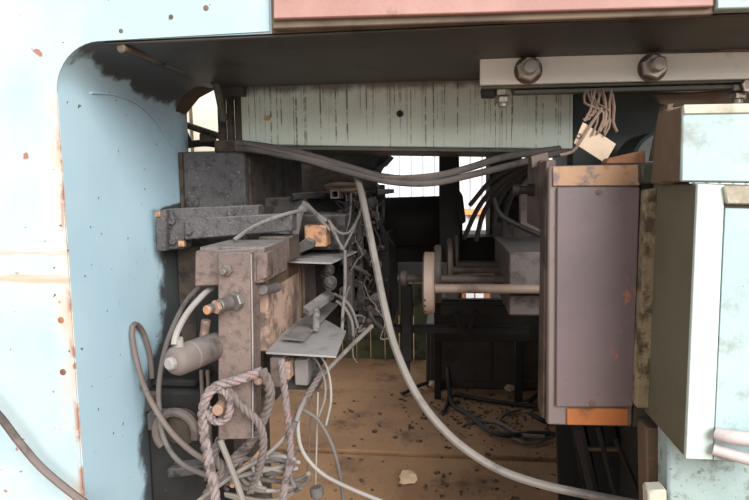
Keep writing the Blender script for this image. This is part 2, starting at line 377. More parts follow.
# ------------------------------------------------------------------ press frame
fr = thing('press_frame', 'huge pale blue steel press frame with rounded opening filling the left side', 'machine frame', (XL-.4, 1.2, 0))
rad = .085
XR = P(1000, 200, 1.0).x
x270 = P(271, 20, 1.0).x
def arc(cx, cz, r, a0, a1, n=10): return [(cx+r*math.cos(a0+(a1-a0)*i/n), cz+r*math.sin(a0+(a1-a0)*i/n)) for i in range(n+1)]
prof = [(XL-1.2, 0), (XL, 0)] + arc(XL+rad, ZT-rad, rad, math.pi, math.pi/2) + [(x270, ZT), (x270, ZT+.3), (XL-1.2, ZT+.3)]
b = new(); f = [b.verts.new((x, 1.0, z)) for x, z in prof]; g = [b.verts.new((x, YB, z)) for x, z in prof]
b.faces.new(f); b.faces.new(g[::-1]); n = len(prof)
for i in range(n): b.faces.new((f[i], g[i], g[(i+1)%n], f[(i+1)%n]))
fe = [e for e in b.edges if abs(e.verts[0].co.y-1.0) < 1e-5 and abs(e.verts[1].co.y-1.0) < 1e-5]
bmesh.ops.bevel(b, geom=fe, offset=.003, segments=2, affect='EDGES')
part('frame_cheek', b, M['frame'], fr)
part('header', box(new(), x270, XR+.4, 1.003, YB, ZT, ZT+.3), M['lip'], fr)
part('soffit_plate', box(new(), XL+.088, XR, 1.006, YB+.01, ZT-.006, ZT-.0005, .002), M['soffit'], fr, 'oily black soffit plate')
part('crown_slab', box(new(), XL+.25, XR+.4, YB+.012, 3.4, ZT+.03, ZT+.3), M['soffit'], fr)
# rounded opening corner: gusset web at the back
b = new()
zc = ZT-rad
prism(b, [(181, 155), (183, 112), (196, 96), (221, 84), (221, 60), (165, 60), (165, 155)], 1.53, 1.55, .002)
part('corner_gusset', b, M['browndirt'], fr)
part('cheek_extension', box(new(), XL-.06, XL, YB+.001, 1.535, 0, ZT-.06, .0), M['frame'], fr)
# weld bead on the cheek corner
part('weld_bead', tube(new(), [(XL+.002, 1.10, ZT-.07), (XL+.004, 1.18, ZT-.062), (XL+.006, 1.28, ZT-.07), (XL+.004, 1.36, ZT-.10), (XL+.002, 1.44, ZT-.15)], .0022, 6), M['frame'], fr)
# small hole plug and rust pits on the front face
for (px, py, r) in ((206, 8, 3.0), (171, 17, 2.6), (121, 31, 2.4)):
    p = P(px, py, 1.0); part('rust_pit', lathe(new(), p+Vector((0,-.001,0)), (0,1,0), [(0, r*S(1)*.6), (.0006, r*S(1)), (.003, r*S(1))], 10), M['browndirt'], fr)
p = P(61, 320, 1.0); part('rust_pit', lathe(new(), p+Vector((0,-.002,0)), (0,1,0), [(0, .003), (.001, .006), (.004, .006)], 10), M['wood'], fr)
p = P(63, 372, 1.0); part('rust_pit', lathe(new(), p+Vector((0,-.002,0)), (0,1,0), [(0, .003), (.001, .006), (.004, .006)], 10), M['wood'], fr)

# salmon cover plate over the header
b = new()
prism(b, [(273, -60), (714, -74), (714, 6), (273, 19)], .975, 1.001, .002)
sp = thing('salmon_cover_plate', 'salmon pink painted cover plate across the top edge of the frame', 'cover plate', P(494, 16, .99))
part('plate', b, M['salmon'], sp)
part('edge_ledge', prism(new(), [(272, 19.5), (714, 6.5), (714, 14), (272, 29)], .985, 1.002, .002), M['lip'], sp)
b = new(); prism(b, [(717, -74), (770, -74), (770, 7), (717, 9)], .975, 1.001, .002)
solo('header_plate', b, M['mintgrey'], 'pale lilac painted plate at the top right corner', 'cover plate')

# ------------------------------------------------------------------ rear cross beam with drips
bt = thing('cross_beam', 'pale green cross beam streaked with brown oil drips', 'beam', P(405, 150, 1.6))
part('web', prism(new(), [(240, 66), (573, 60), (573, 149), (240, 145)], 1.49, 1.72, .003), M['beam'], bt)
part('bottom_flange', prism(new(), [(240, 145.5), (573, 149.5), (573, 153), (240, 149)], 1.484, 1.74, .001), M['darkgreen'], bt)
part('top_ledge', prism(new(), [(196, 82), (484, 73.5), (484, 79), (196, 86.5)], 1.473, 1.489, .001), M['lip'], bt)
b = new(); p = P(400, 114, 1.488); cyl(b, p, p+Vector((0,-.008,0)), .008, n=10); part('plug', b, M['black'], bt, 'black plug')
b = new(); p = P(267, 118, 1.489); box(b, p.x-.007, p.x+.007, p.y-.002, p.y+.001, p.z-.006, p.z+.006); part('label_patch', b, M['orange'], bt, 'small orange patch')

# posts left of the beam
po = thing('twin_post', 'dark dirty twin tube post standing on the grease-caked block', 'post', P(230, 150, 1.49))
for x0, x1 in ((219, 228), (228, 236), (236, 243)):
    a = P((x0+x1)/2, 152, 1.49); c = P((x0+x1)/2, 80, 1.49)
    part('tube', cyl(new(), (a.x, a.y, a.z), (a.x, a.y, c.z), (x1-x0)/2*S(1.49), n=12), M['greasebrown'], po)
part('foot', pbox(new(), 214, 140, 243, 152, 1.465, 1.53, .003), M['greasebrown'], po)
part('head', pbox(new(), 216, 84, 243, 96, 1.465, 1.53, .003), M['soffit'], po)
# cream panel far left behind the gap
cp = thing('cream_panel', 'bright cream panel seen through the gap beside the twin post', 'panel', P(210, 200, 2.3))
part('sheet', pbox(new(), 150, 60, 258, 250, 2.4, 2.43, .003), M['cream'], cp)
part('rib', pbox(new(), 191, 60, 193, 250, 2.385, 2.4, .001), M['lip'], cp)
br = thing('pipe_brace', 'brown diagonal brace bar in the gap beside the twin post', 'brace', P(205, 140, 1.6))
part('bar', tube(new(), [P(180, 123, 1.6), P(222, 137, 1.6)], .009, 8), M['greasebrown'], br)
part('strut', tube(new(), [P(184, 128, 1.61), P(192, 146, 1.61)], .006, 8), M['black'], br)
part('lower_bar', tube(new(), [P(178, 146, 1.62), P(205, 143, 1.62), P(225, 146, 1.62)], .010, 8), M['black'], br)
part('clamp_block', pbox(new(), 199, 133, 212, 142, 1.595, 1.63, .003), M['darkgreen'], br)

# oil pipe in the upper left corner
op = thing('oil_pipe', 'dirty thin pipe with open end running under the top left corner', 'pipe', P(170, 60, 1.2))
pp = [P(121, 48, 1.01), P(135, 51, 1.05), P(160, 61, 1.16), P(190, 73, 1.30), P(212, 80, 1.40)]
part('pipe', tube(new(), pp, .006, 10), M['lip'], op)
d = (pp[0]-pp[1]).normalized()
part('coupling', lathe(new(), pp[0]-d*.028, d, [(0, .0062), (.003, .0085), (.028, .0085), (.03, .006), (.022, .004)], 12), M['lip'], op)
part('collar', cyl(new(), pp[2], pp[2]+(pp[3]-pp[2]).normalized()*.016, .008, n=10, bev=.002), M['greasebrown'], op)
part('elbow', tube(new(), [pp[-1], P(216, 84, 1.41), P(219, 96, 1.42), P(221, 106, 1.43), P(224, 120, 1.45)], .0095, 10), M['darkgreen'], op)

# ------------------------------------------------------------------ grease caked block and arm
gb = thing('grease_block', 'large grease-caked steel block with brown right side beside the blue cheek', 'machine block', P(215, 235, 1.7))
a = ext(186, 151, 246, 260, 1.475)
part('body', box(new(), XL+.003, a[1], 1.475, 2.05, a[2]-.45, a[3], .004), M['grease'], gb)
box_b = new(); x = a[1]; box(box_b, x, x+.006, 1.50, 2.05, a[2]-.02, a[3]-.004, .001)
part('side_plate', box_b, M['greasebrown'], gb, 'brown caked side plate')
part('edge_strip', box(new(), XL+.003, XL+.013, 1.463, 1.474, P(188, 210, 1.47).z, P(188, 152, 1.47).z, .002), M['greasebrown'], gb)
for px, py in ((194, 197), (231, 213), (172, 220), (193, 226)):
    pass
p = P(193, 202, 1.472); part('lug', lathe(new(), p, (0,-1,0), [(0, .018), (.006, .017), (.012, .010), (.013, .001)], 12), M['grease'], gb)

ar = thing('greasy_arm', 'dark greasy clamp arm bolted against the blue cheek', 'arm', P(205, 240, 1.32))
part('end_plate', prism(new(), [(155, 212), (166, 209), (166, 251), (156, 252)], 1.29, 1.43, .003), M['grease'], ar)
part('back_plate', prism(new(), [(166, 209), (258, 205), (258, 224), (184, 228), (184, 249), (166, 250)], 1.31, 1.36, .003), M['grease'], ar)
part('bar', prism(new(), [(184, 219), (292, 213), (292, 231), (184, 240)], 1.285, 1.33, .003), M['grease'], ar)
part('paint_chip', pbox(new(), 155, 211, 160, 217, 1.286, 1.292, .001), M['orange'], ar, 'orange worn corner')
part('paint_chip', pbox(new(), 178, 241, 184, 247, 1.300, 1.312, .001), M['orange'], ar, 'orange worn corner')
for px, py, Y in ((173, 221, 1.31), (232, 213, 1.31), (190, 231, 1.285), (174, 241, 1.31)):
    p = P(px, py, Y); part('bolt', hexnut(new(), p, (0,-1,0), .009, .009), M['grease'], ar)

# dark caked wall panel behind the arm and lower dark machine
dk = thing('soot_bulkhead', 'dark soot-caked vertical bulkhead below the greasy arm', 'bulkhead', P(190, 480, 1.45))
part('plate', box(new(), XL+.003, P(262, 300, 1.43).x, 1.43, 1.46, .02, P(200, 247, 1.43).z, .002), M['greasebrown'], dk)
part('inner_column', prism(new(), [(196, 260), (224, 260), (224, 376), (196, 376)], 1.36, 1.42, .002), M['black'], dk)
for x0, x1 in ((199, 203), (206, 209)):
    a0 = P((x0+x1)/2, 370, 1.15); c0 = P((x0+x1)/2, 480, 1.15)
    part('rod', cyl(new(), (a0.x, a0.y, a0.z), (a0.x, a0.y, c0.z), .004, n=8), M['hosebrown'], dk)
hs = thing('soot_housing', 'low black sooty housing with a round brown guard at lower left', 'machine housing', P(165, 500, 1.35))
zh = P(160, 390, 1.235).z
part('body', box(new(), XL+.004, P(204, 450, 1.235).x, 1.235, 1.425, 0, zh, .008), M['black'], hs)
part('cap', box(new(), XL+.012, P(196, 450, 1.235).x, 1.25, 1.42, zh, zh+.02, .006), M['black'], hs)
a = ext(147, 414, 163, 431, 1.20); part('box', box(new(), max(a[0], XL+.003), a[1], 1.20, 1.236, a[2], a[3], .002), M['darkdust'], hs)
a = ext(145, 394, 156, 412, 1.215); part('box', box(new(), max(a[0], XL+.003), a[1], 1.215, 1.236, a[2], a[3], .002), M['greasebrown'], hs)
c0 = P(176, 432, 1.20)
part('round_guard', torus(new(), c0, (0, 1, 0), .045, .010, 28, 8, -math.pi*.1, math.pi*1.25), M['hosebrown'], hs)
part('round_cover', lathe(new(), c0+Vector((0,.034,0)), (0,-1,0), [(0, .042), (.012, .040), (.018, .026), (.02, .004)], 24), M['greasebrown'], hs)
part('ledge', prism(new(), [(166, 470), (205, 466), (206, 474), (168, 479)], 1.19, 1.236, .003), M['darkdust'], hs)

# ------------------------------------------------------------------ clamp plate assembly
cl = thing('clamp_bracket', 'brown grey steel clamp bracket with vertical plate and long top arm', 'clamp bracket', P(235, 440, 1.12))
a = ext(195, 250, 262, 286, 1.10)
# top arm
b = new()
q = [P(194, 287, 1.10), P(264, 283, 1.10), P(264, 247, 1.10), P(195, 251, 1.10)]
quadbox(b, q + [Vector((v.x, 1.27, v.z)) for v in q], .003)
part('top_arm', b, M['clamp'], cl)
part('arm_cap', pbox(new(), 200, 247, 264, 251, 1.102, 1.26, .001), M['dust'], cl)
part('arm_column', pbox(new(), 258, 237, 289, 263, 1.275, 1.37, .003), M['greasebrown'], cl)
b = new(); q = [P(218, 440, 1.075), P(252, 439, 1.075), P(250, 252, 1.075), P(218, 253, 1.075)]
xo = q[1].x
quadbox(b, q + [Vector((v.x, 1.135, v.z)) for v in q], .002); part('vertical_plate', b, M['clamp'], cl)
part('bright_edge', tube(new(), [P(251.0, 254, 1.0745), P(252.6, 346, 1.0745), P(252.6, 438, 1.0745)], .0015, 6), M['wire'], cl, 'bright worn edge')
part('flange_plate', prism(new(), [(256, 256), (267, 252), (267, 278), (256, 282)], 1.098, 1.14, .002), M['clamp'], cl)
p = P(228, 270, 1.075); part('bolt', hexnut(new(), p, (0,-1,0), .011, .010), M['clamp'], cl)
part('bolt_tip', cyl(new(), p+Vector((0,-.008,0)), p+Vector((-.003,-.022,-.001)), .006, n=10, bev=.001), M['stud'], cl)
# stud
p = P(238, 300, 1.072); s0 = P(207, 310, 1.0)
part('stud', cyl(new(), p+Vector((0,.20,0)), s0, .0085, n=14, bev=.002), M['stud'], cl)
d = (s0-p).normalized()
part('nut', hexnut(new(), p-d*.001, d, .018, .014), M['stud'], cl)
part('lock_nut', cyl(new(), p+d*.020, p+d*.05, .0125, n=14, bev=.002), M['stud'], cl)
part('lock_nut', hexnut(new(), p+d*.052, d, .0125, .009), M['rustblock'], cl)
part('stud_tip', cyl(new(), s0-d*.001, s0+d*.0025, .0085, n=14, bev=.001), M['orange'], cl, 'orange rubbed stud tip')
p2 = P(262, 290, 1.13); part('nut', cyl(new(), p2, P(277, 287, 1.24), .011, n=10, bev=.002), M['stud'], cl)
# peg for rope
p = P(217, 411, 1.03)
part('peg', cyl(new(), (p.x, 1.10, p.z+.004), p, .011, n=14, bev=.002), M['rustblock'], cl)
part('peg', cyl(new(), P(268, 378, 1.17), P(258, 380, 1.06), .010, n=12, bev=.002), M['rustblock'], cl)
# rusty side block
rb = thing('rust_slab', 'orange rusty slab standing on edge behind the clamp bracket', 'slab', P(285, 352, 1.35))
xr = P(268, 310, 1.24).x
part('slab', box(new(), xr-.04, xr, 1.24, 1.52, P(268, 352, 1.24).z, P(268, 262, 1.24).z, .004), M['rustblock'], rb)
part('grime_plate', box(new(), xr-.01, xr+.003, 1.25, 1.50, P(268, 290, 1.24).z, P(268, 263, 1.24).z, .001), M['browndirt'], rb)
part('dark_cap', box(new(), xr-.045, xr+.004, 1.23, 1.56, P(268, 263, 1.24).z, P(268, 258, 1.24).z, .004), M['greasebrown'], rb)
part('rib', box(new(), xr-.02, xr+.006, 1.515, 1.53, P(268, 352, 1.24).z, P(268, 262, 1.24).z, .002), M['browndirt'], rb)
# second slab further back
xs_ = P(307, 300, 1.6).x
solo('pale_slab', box(new(), xs_-.03, xs_+.004, 1.56, 1.70, P(307, 322, 1.6).z, P(307, 262, 1.6).z, .003), M['clamp'], 'pale grey brown slab behind the orange rusty slab', 'slab')

# actuator
ac = thing('air_actuator', 'dusty grey cylinder actuator pointing left from the clamp plate', 'actuator', P(195, 375, 1.05))
p0 = P(218, 345, 1.10); p1 = P(172, 363, .98); d = (p1-p0).normalized(); L = (p1-p0).length
part('barrel', lathe(new(), p0, d, [(0, .024), (.004, .027), (L*.62, .0275), (L*.64, .0255), (L*.66, .0275), (L*.9, .027), (L*.97, .022), (L, .016)], 22), M['actuator'], ac)
part('end_cap', cyl(new(), p1-d*.004, p1+d*.010, .012, n=8, bev=.003), M['plate'], ac)
part('hose_elbow', tube(new(), [p1-d*.02+Vector((0,-.0,.02)), p1-d*.02+Vector((.0,-.004,.040))], .009, 10), M['wire'], ac)
part('neck', cyl(new(), P(204, 338, 1.09), P(206, 320, 1.09), .009, n=10), M['rustblock'], ac)

# ------------------------------------------------------------------ thin plates
def zplate(pxs, z, th):
    b = new(); pts = [PZ(x, y, z) for x, y in pxs]
    t_ = [b.verts.new(p) for p in pts]; k = [b.verts.new(p-Vector((0,0,th))) for p in pts]; n = len(pts)
    b.faces.new(t_); b.faces.new(k[::-1])
    for i in range(n): b.faces.new((t_[i], k[i], k[(i+1)%n], t_[(i+1)%n]))
    return b
zl = P(300, 355, 1.17).z
solo('lower_tray_plate', zplate([(266, 352), (336, 356), (346, 331), (330, 322), (322, 318), (296, 318)], zl, .004), M['plate'], 'large flat grey dusty plate below the orange slab', 'plate')
solo('folded_tray_plate', zplate([(282, 338), (304, 340), (338, 304), (322, 300)], zl+.012, .003), M['dust'], 'darker dusty plate lying on the large flat plate', 'plate')
zu = P(310, 262, 1.36).z
solo('upper_tray_plate', zplate([(284, 261), (331, 262.5), (357, 251), (338, 249.5), (322, 250)], zu, .004), M['plate'], 'thin pointed grey plate beside the orange wood block', 'plate')
# under-plate fixture
uf = thing('under_fixture', 'pale brown fixture block hanging under the large flat plate', 'fixture', P(300, 395, 1.25))
part('block', pbox(new(), 270, 358, 284, 388, 1.2, 1.3, .003), M['clamp'], uf)
part('block', pbox(new(), 294, 360, 308, 386, 1.22, 1.3, .003), M['dust'], uf)
part('cross_bar', pbox(new(), 278, 374, 318, 390, 1.26, 1.32, .003), M['darkdust'], uf)
part('rust_patch', pbox(new(), 283, 362, 290, 380, 1.198, 1.24, .002), M['rustblock'], uf)

# ------------------------------------------------------------------ mid machine bed: rail, wood, lever, valve bank
rl = thing('machine_rail', 'long dark dusty rail receding behind the clamp bracket', 'rail', P(330, 330, 1.9))
a = ext(296, 215, 345, 250, 1.5)
part('rail', box(new(), a[0], a[1], 1.5, 2.6, a[2], a[3], .004), M['darkdust'], rl)
a2 = ext(262, 196, 306, 214, 1.62)
part('upper_rail', box(new(), a2[0], a2[1], 1.62, 2.6, a2[2], a2[3]-.005, .004), M['darkdust'], rl)
part('black_recess', pbox(new(), 306, 197, 347, 219, 1.72, 2.5, .004), M['black'], rl)
part('top_pipe', tube(new(), [P(292, 197, 1.60), P(318, 195, 1.66), P(336, 195, 1.75)], .010, 8), M['darkdust'], rl)
solo('wood_block', pbox(new(), 304, 225, 326, 247, 1.44, 1.50, .003), M['orange'], 'orange wooden packing block behind the thin pointed plate', 'block')
lv = thing('clamp_lever', 'dark grey lever plate leaning against the orange wood block', 'lever', P(300, 258, 1.40))
part('plate', prism(new(), [(286, 259), (287, 251), (306, 238), (314, 242), (313, 248)], 1.40, 1.425, .002), M['darkdust'], lv)
part('boss', prism(new(), [(268, 250), (290, 246), (298, 226), (292, 222), (272, 230)], 1.42, 1.47, .003), M['dust'], lv)
part('rag_knot', tube(new(), [P(294, 238, 1.41), P(299, 214, 1.40), P(303, 208, 1.42), P(306, 203, 1.42)], .010, 7), M['dust'], lv)

# handwheel, square tube
hw = thing('flat_ring', 'thin brownish flat ring tilted above the valve bank', 'ring', P(343, 186, 1.62))
b = new(); torus(b, P(343, 187, 1.62), (0.05, -.18, 1), .046, .006, 28, 6); part('ring', b, M['browndirt'], hw)
b = new(); tube(b, [P(343, 187, 1.62), P(343, 192, 1.62)], .02, 8); part('hub', b, M['darkdust'], hw)
sq = thing('square_tube', 'short dusty square tube end beside the valve bank', 'tube', P(335, 198, 1.6))
a = ext(330.5, 190, 339, 198.5, 1.55); t_ = .0035
for n_, (x0, x1, z0, z1) in (('wall', (a[0], a[1], a[3]-t_, a[3])), ('wall', (a[0], a[1], a[2], a[2]+t_)), ('wall', (a[0], a[0]+t_, a[2]+t_, a[3]-t_)), ('wall', (a[1]-t_, a[1], a[2]+t_, a[3]-t_))):
    part(n_, box(new(), x0, x1, 1.55, 1.80, z0, z1), M['dust'], sq)

vb = thing('valve_bank', 'dust-caked bank of valves and fittings behind the long grey hose', 'valve bank', P(352, 330, 1.8))
part('mast', pbox(new(), 346, 188, 352, 340, 1.62, 1.66, .002), M['darkdust'], vb)
part('mast', pbox(new(), 357, 190, 362, 330, 1.70, 1.74, .002), M['darkdust'], vb)
rng = random.Random(3)
for i in range(110):
    px = rng.uniform(338, 384); py = rng.uniform(188, 322); Y = rng.uniform(1.62, 1.74) if px < 356 else rng.uniform(1.7, 1.98)
    if px < 352 and 240 < py < 262: continue
    m = M[rng.choice(['darkdust', 'darkdust', 'black', 'dust' if py < 230 else 'darkdust'] if px < 372 else ['black', 'darkdust', 'black'])]
    k = rng.random(); p = P(px, py, Y); s = rng.uniform(.006, .018)
    if k < .4:
        b = new(); box(b, p.x-s, p.x+s, p.y-s, p.y+s*1.2, p.z-s*rng.uniform(.5, 1.2), p.z+s*.8, .003); part('valve_body', b, m, vb)
    elif k < .75:
        d = Vector(rng.choice([(1,0,0), (0,-1,0), (0,0,1), (.7,-.7,0), (-.5,-.5,.5)])).normalized()
        b = new(); lathe(b, p-d*s*1.4, d, [(0, s*.6), (s*.6, s*.7), (s*.65, s*.45), (s*1.8, s*.45), (s*1.9, s*.75), (s*2.8, s*.7)], 10); part('fitting', b, m, vb)
    else:
        q = p + Vector((rng.uniform(-.06, .06), rng.uniform(-.03, .08), rng.uniform(-.12, .02)))
        part('pipe', tube(new(), [p, p.lerp(q, .5)+Vector((rng.uniform(-.02, .02), -.02, .01)), q], rng.uniform(.003, .007), 6), m, vb)
for (px, py, Y, s) in ((329, 270, 1.42, .014), (330, 283, 1.44, .018), (325, 275, 1.45, .012), (362, 194, 1.66, .012), (370, 204, 1.7, .014), (358, 206, 1.66, .012)):
    p = P(px, py, Y); d = Vector((.3, -.8, .4)).normalized()
    part('fitting', lathe(new(), p-d*s, d, [(0, s*.7), (s*.7, s), (s*.8, s*.6), (s*1.6, s*.6), (s*1.7, s*.9), (s*2.2, s*.5)], 9), M['darkdust'], vb)
for i in range(34):
    px = rng.uniform(340, 378); py = rng.uniform(186, 330); Y = rng.uniform(1.56, 1.64)
    p = P(px, py, Y); pts = [p]
    for k in range(3): p = p + Vector((rng.uniform(-.025, .025), rng.uniform(-.01, .02), rng.uniform(-.05, .01))); pts.append(p)
    part('lead', tube(new(), pts, rng.uniform(.0016, .0032), 5), M[rng.choice(['dust', 'darkdust', 'darkdust', 'cableblk'])], vb)
part('spindle', cyl(new(), P(378, 192, 1.75), P(394, 191, 1.75), .010, .006, n=10), M['darkdust'], vb)

sb = thing('slide_bar', 'short flat slide bar on a post above the large flat plate', 'bar', P(316, 322, 1.35))
q = [P(303, 307, 1.32), P(309, 311, 1.30), P(334, 294, 1.50), P(328, 289, 1.52)]
b = new(); t_ = [b.verts.new(p) for p in q]; k = [b.verts.new(p-Vector((0,0,.012))) for p in q]
b.faces.new(t_); b.faces.new(k[::-1])
for i in range(4): b.faces.new((t_[i], k[i], k[(i+1)%4], t_[(i+1)%4]))
part('bar', b, M['dust'], sb)
part('post', cyl(new(), P(316, 308, 1.34), P(316, 330, 1.34), .009, n=10), M['dust'], sb)

# dark bed masses behind
bd = thing('machine_bed', 'black sooty machine bed in the depth behind the valve bank', 'machine bed', P(370, 330, 2.4))
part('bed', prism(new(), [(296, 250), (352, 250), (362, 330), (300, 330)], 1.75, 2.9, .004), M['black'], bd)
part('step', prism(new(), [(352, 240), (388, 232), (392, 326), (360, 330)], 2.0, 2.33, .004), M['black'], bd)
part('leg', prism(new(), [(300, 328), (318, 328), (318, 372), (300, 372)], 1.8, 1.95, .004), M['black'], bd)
part('back_plate', prism(new(), [(240, 146), (376, 148), (383, 166), (374, 182), (384, 196), (384, 240), (240, 240)], 2.62, 2.7, .004), M['greasebrown'], bd)
part('foot_bracket', prism(new(), [(352, 300), (380, 292), (382, 318), (366, 334), (356, 332)], 1.85, 1.9, .003), M['dust'], bd)
dr = thing('black_drum', 'wide black drum guard below the bright window gap', 'drum', P(425, 260, 2.5))
c0 = P(384, 222, 2.45); c1 = P(462, 220, 2.45)
part('drum', cyl(new(), c0, c1, .10, n=28, bev=.01), M['black'], dr)
part('shield', prism(new(), [(386, 202), (438, 200), (438, 262), (386, 262)], 2.5, 2.6, .004), M['black'], dr)
bx = thing('black_post', 'black upright post between the two bright window gaps', 'post', P(448, 260, 2.3))
part('post', prism(new(), [(439, 148), (459, 146), (461, 262), (439, 262)], 2.22, 2.32, .004), M['black'], bx)
part('knee', prism(new(), [(457, 186), (463, 196), (466, 222), (459, 226)], 2.20, 2.25, .004), M['black'], bx)
part('cross_arm', prism(new(), [(300, 148), (390, 155), (382, 164), (372, 170), (300, 164)], 2.2, 2.4, .004), M['darkdust'], bx)

# ------------------------------------------------------------------ roller set on the right
rs = thing('roller_set', 'row of tan flanged rollers on a block left of the mauve cabinet', 'roller unit', P(480, 315, 1.7))
xf = P(429, 283, 1.5).x
zc_ = P(429, 283, 1.5).z
for i, (Y, pc, wpx, ty) in enumerate(((1.5, 429, 14, 252), (1.66, 437.5, 9, 245), (1.84, 449.5, 7, 238.5), (1.97, 456, 5, 235))):
    xc = P(pc, 270, Y).x; th = wpx*S(Y)*.8; rr = P(pc, ty, Y).z - zc_
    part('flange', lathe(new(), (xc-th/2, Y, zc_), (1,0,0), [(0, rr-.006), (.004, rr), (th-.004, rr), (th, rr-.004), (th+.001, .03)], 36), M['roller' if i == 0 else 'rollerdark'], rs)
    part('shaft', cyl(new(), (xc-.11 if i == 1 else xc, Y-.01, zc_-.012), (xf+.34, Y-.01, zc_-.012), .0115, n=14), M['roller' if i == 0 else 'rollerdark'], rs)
for dz in (-.022, -.04, -.056):
    p = Vector((xf-.0195, 1.5-.05, P(429, 283, 1.5).z+dz))
part('collar', cyl(new(), (xf-.085, 1.65, zc_-.012), (xf-.065, 1.65, zc_-.012), .022, n=14, bev=.003), M['rollerdark'], rs)
for j, dz in enumerate((-.03, -.045, -.062)):
    zz = zc_ + dz; yy = 1.5 - math.sqrt(max((P(429, 252, 1.5).z-zc_)**2-dz**2, 1e-5))
    part('screw', cyl(new(), (xf-.008, yy+.003, zz), (xf-.008, yy-.002, zz), .0028, n=8), M['black'], rs)
bl = thing('bearing_block', 'grey brown bearing block holding the roller shafts', 'bearing block', P(527, 315, 1.65))
part('block', pbox(new(), 509, 252, 566, 316, 1.53, 2.0, .004), M['bearing'], bl)
part('upper_block', prism(new(), [(499, 228), (560, 224), (560, 258), (510, 258), (500, 246)], 2.01, 2.3, .004), M['greasebrown'], bl)
part('groove', pbox(new(), 509.5, 293, 549, 296, 1.526, 1.54, .0), M['black'], bl)
solo('dark_cross_trough', prism(new(), [(454, 238), (508, 236), (508, 268), (454, 268)], 2.34, 2.47, .004), M['black'], 'black trough behind the roller flanges', 'trough')
# stand under the rollers, far cabinet, mossy panel
st = thing('black_stand', 'black stand legs and pipes beneath the rollers', 'stand', P(470, 388, 1.9))
for (x0, x1, Y) in ((401, 412, 1.9), (434, 441, 2.75), (516, 524, 2.75)):
    a = P((x0+x1)/2, 300, Y); s = (x1-x0)/2*S(Y)
    part('leg', box(new(), a.x-s, a.x+s, Y, Y+.03, 0 if x0 != 401 else P(405, 362, Y).z, P(405, 286, 1.9).z, .003), M['black'], st)
part('brace', pbox(new(), 392, 327, 530, 334, 1.93, 1.96, .002), M['black'], st)
part('brace', pbox(new(), 440, 305, 536, 316, 1.9, 1.96, .002), M['black'], st)
part('side_rail', box(new(), P(437, 300, 2.3).x-.02, P(437, 300, 2.3).x+.02, 1.96, 2.8, P(405, 292, 1.9).z-.03, P(405, 286, 1.9).z, .003), M['black'], st)
part('brace', tube(new(), [P(455, 312, 1.88), P(466, 335, 1.88), P(476, 312, 1.88)], .008, 6), M['black'], st)
part('dark_backing_panel', prism(new(), [(434, 300), (540, 300), (540, 342), (434, 342)], 2.16, 2.2, .003), M['black'], st)  # black panel added to darken the depth behind the legs
part('bolt_end', cyl(new(), P(408, 362, 1.9), P(408, 374, 1.9), .007, n=8), M['black'], st)
fc = thing('dark_cabinet', 'low dark brown cabinet on the floor at the back', 'cabinet', PZ(475, 388, 0))
yb = PZ(475, 389, 0).y; a = ext(426, 325, 562, 389, yb)
part('body', box(new(), a[0], a[1], yb, yb+.5, 0, a[3], .006), M['darkbrown'], fc)
part('door', box(new(), a[0]+.02, (a[0]+a[1])/2-.005, yb-.008, yb, .04, a[3]-.02, .003), M['darkbrown'], fc)
part('door', box(new(), (a[0]+a[1])/2+.005, a[1]-.02, yb-.008, yb, .04, a[3]-.02, .003), M['darkbrown'], fc)
ym = PZ(390, 359, 0).y; a = ext(300, 300, 428, 359, ym)
mp = thing('mossy_panel', 'mossy green boarded panel standing on the floor at the back', 'panel', (0.5*(a[0]+a[1]), ym, 0))
nb = 9
for i in range(nb):
    x0 = a[0] + (a[1]-a[0])*i/nb; x1 = a[0] + (a[1]-a[0])*(i+1)/nb
    part('board', box(new(), x0+.003, x1-.003, ym, ym+.02+.004*(i % 2), 0.0, a[3]+.1, .002), M['moss'], mp)
part('rail', box(new(), a[0], a[1], ym+.025, ym+.05, .3, a[3], .002), M['black'], mp)
# far dark machinery hiding the lower wall
fh = thing('far_housing', 'far dark machine housing with small bright slots behind the rollers', 'machine housing', P(480, 330, 4.8))
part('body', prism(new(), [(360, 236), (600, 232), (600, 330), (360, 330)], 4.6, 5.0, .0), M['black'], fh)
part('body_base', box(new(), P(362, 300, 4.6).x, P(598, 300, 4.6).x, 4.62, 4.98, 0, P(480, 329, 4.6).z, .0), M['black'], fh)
part('backing', pbox(new(), 462, 288, 490, 318, 4.56, 4.6, .0), M['wood'], fh)
for x0 in (466, 475.5):
    part('pane', pbox(new(), x0, 293, x0+8, 300, 4.55, 4.56, .0), M['sheet'], fh, 'bright slot pane')
# side screens of the press further back
scn = thing('side_screen', 'dark side screen closing the right of the press interior', 'screen', P(560, 330, 2.6))
xsr = P(540, 250, 2.0).x
part('screen', box(new(), xsr+.25, xsr+.28, 1.75, 3.3, 0, ZT+.02, .002), M['black'], scn)
part('lit_panel', prism(new(), [(520, 168), (546, 160), (546, 238), (520, 230)], 1.75, 1.78, .002), M['clamp'], scn)
part('screen', prism(new(), [(488, 150), (522, 150), (522, 236), (488, 236)], 2.5, 2.56, .002), M['darkdust'], scn)
part('post', prism(new(), [(486, 150), (490, 150), (490, 240), (486, 240)], 2.48, 2.5, .001), M['sand'], scn)

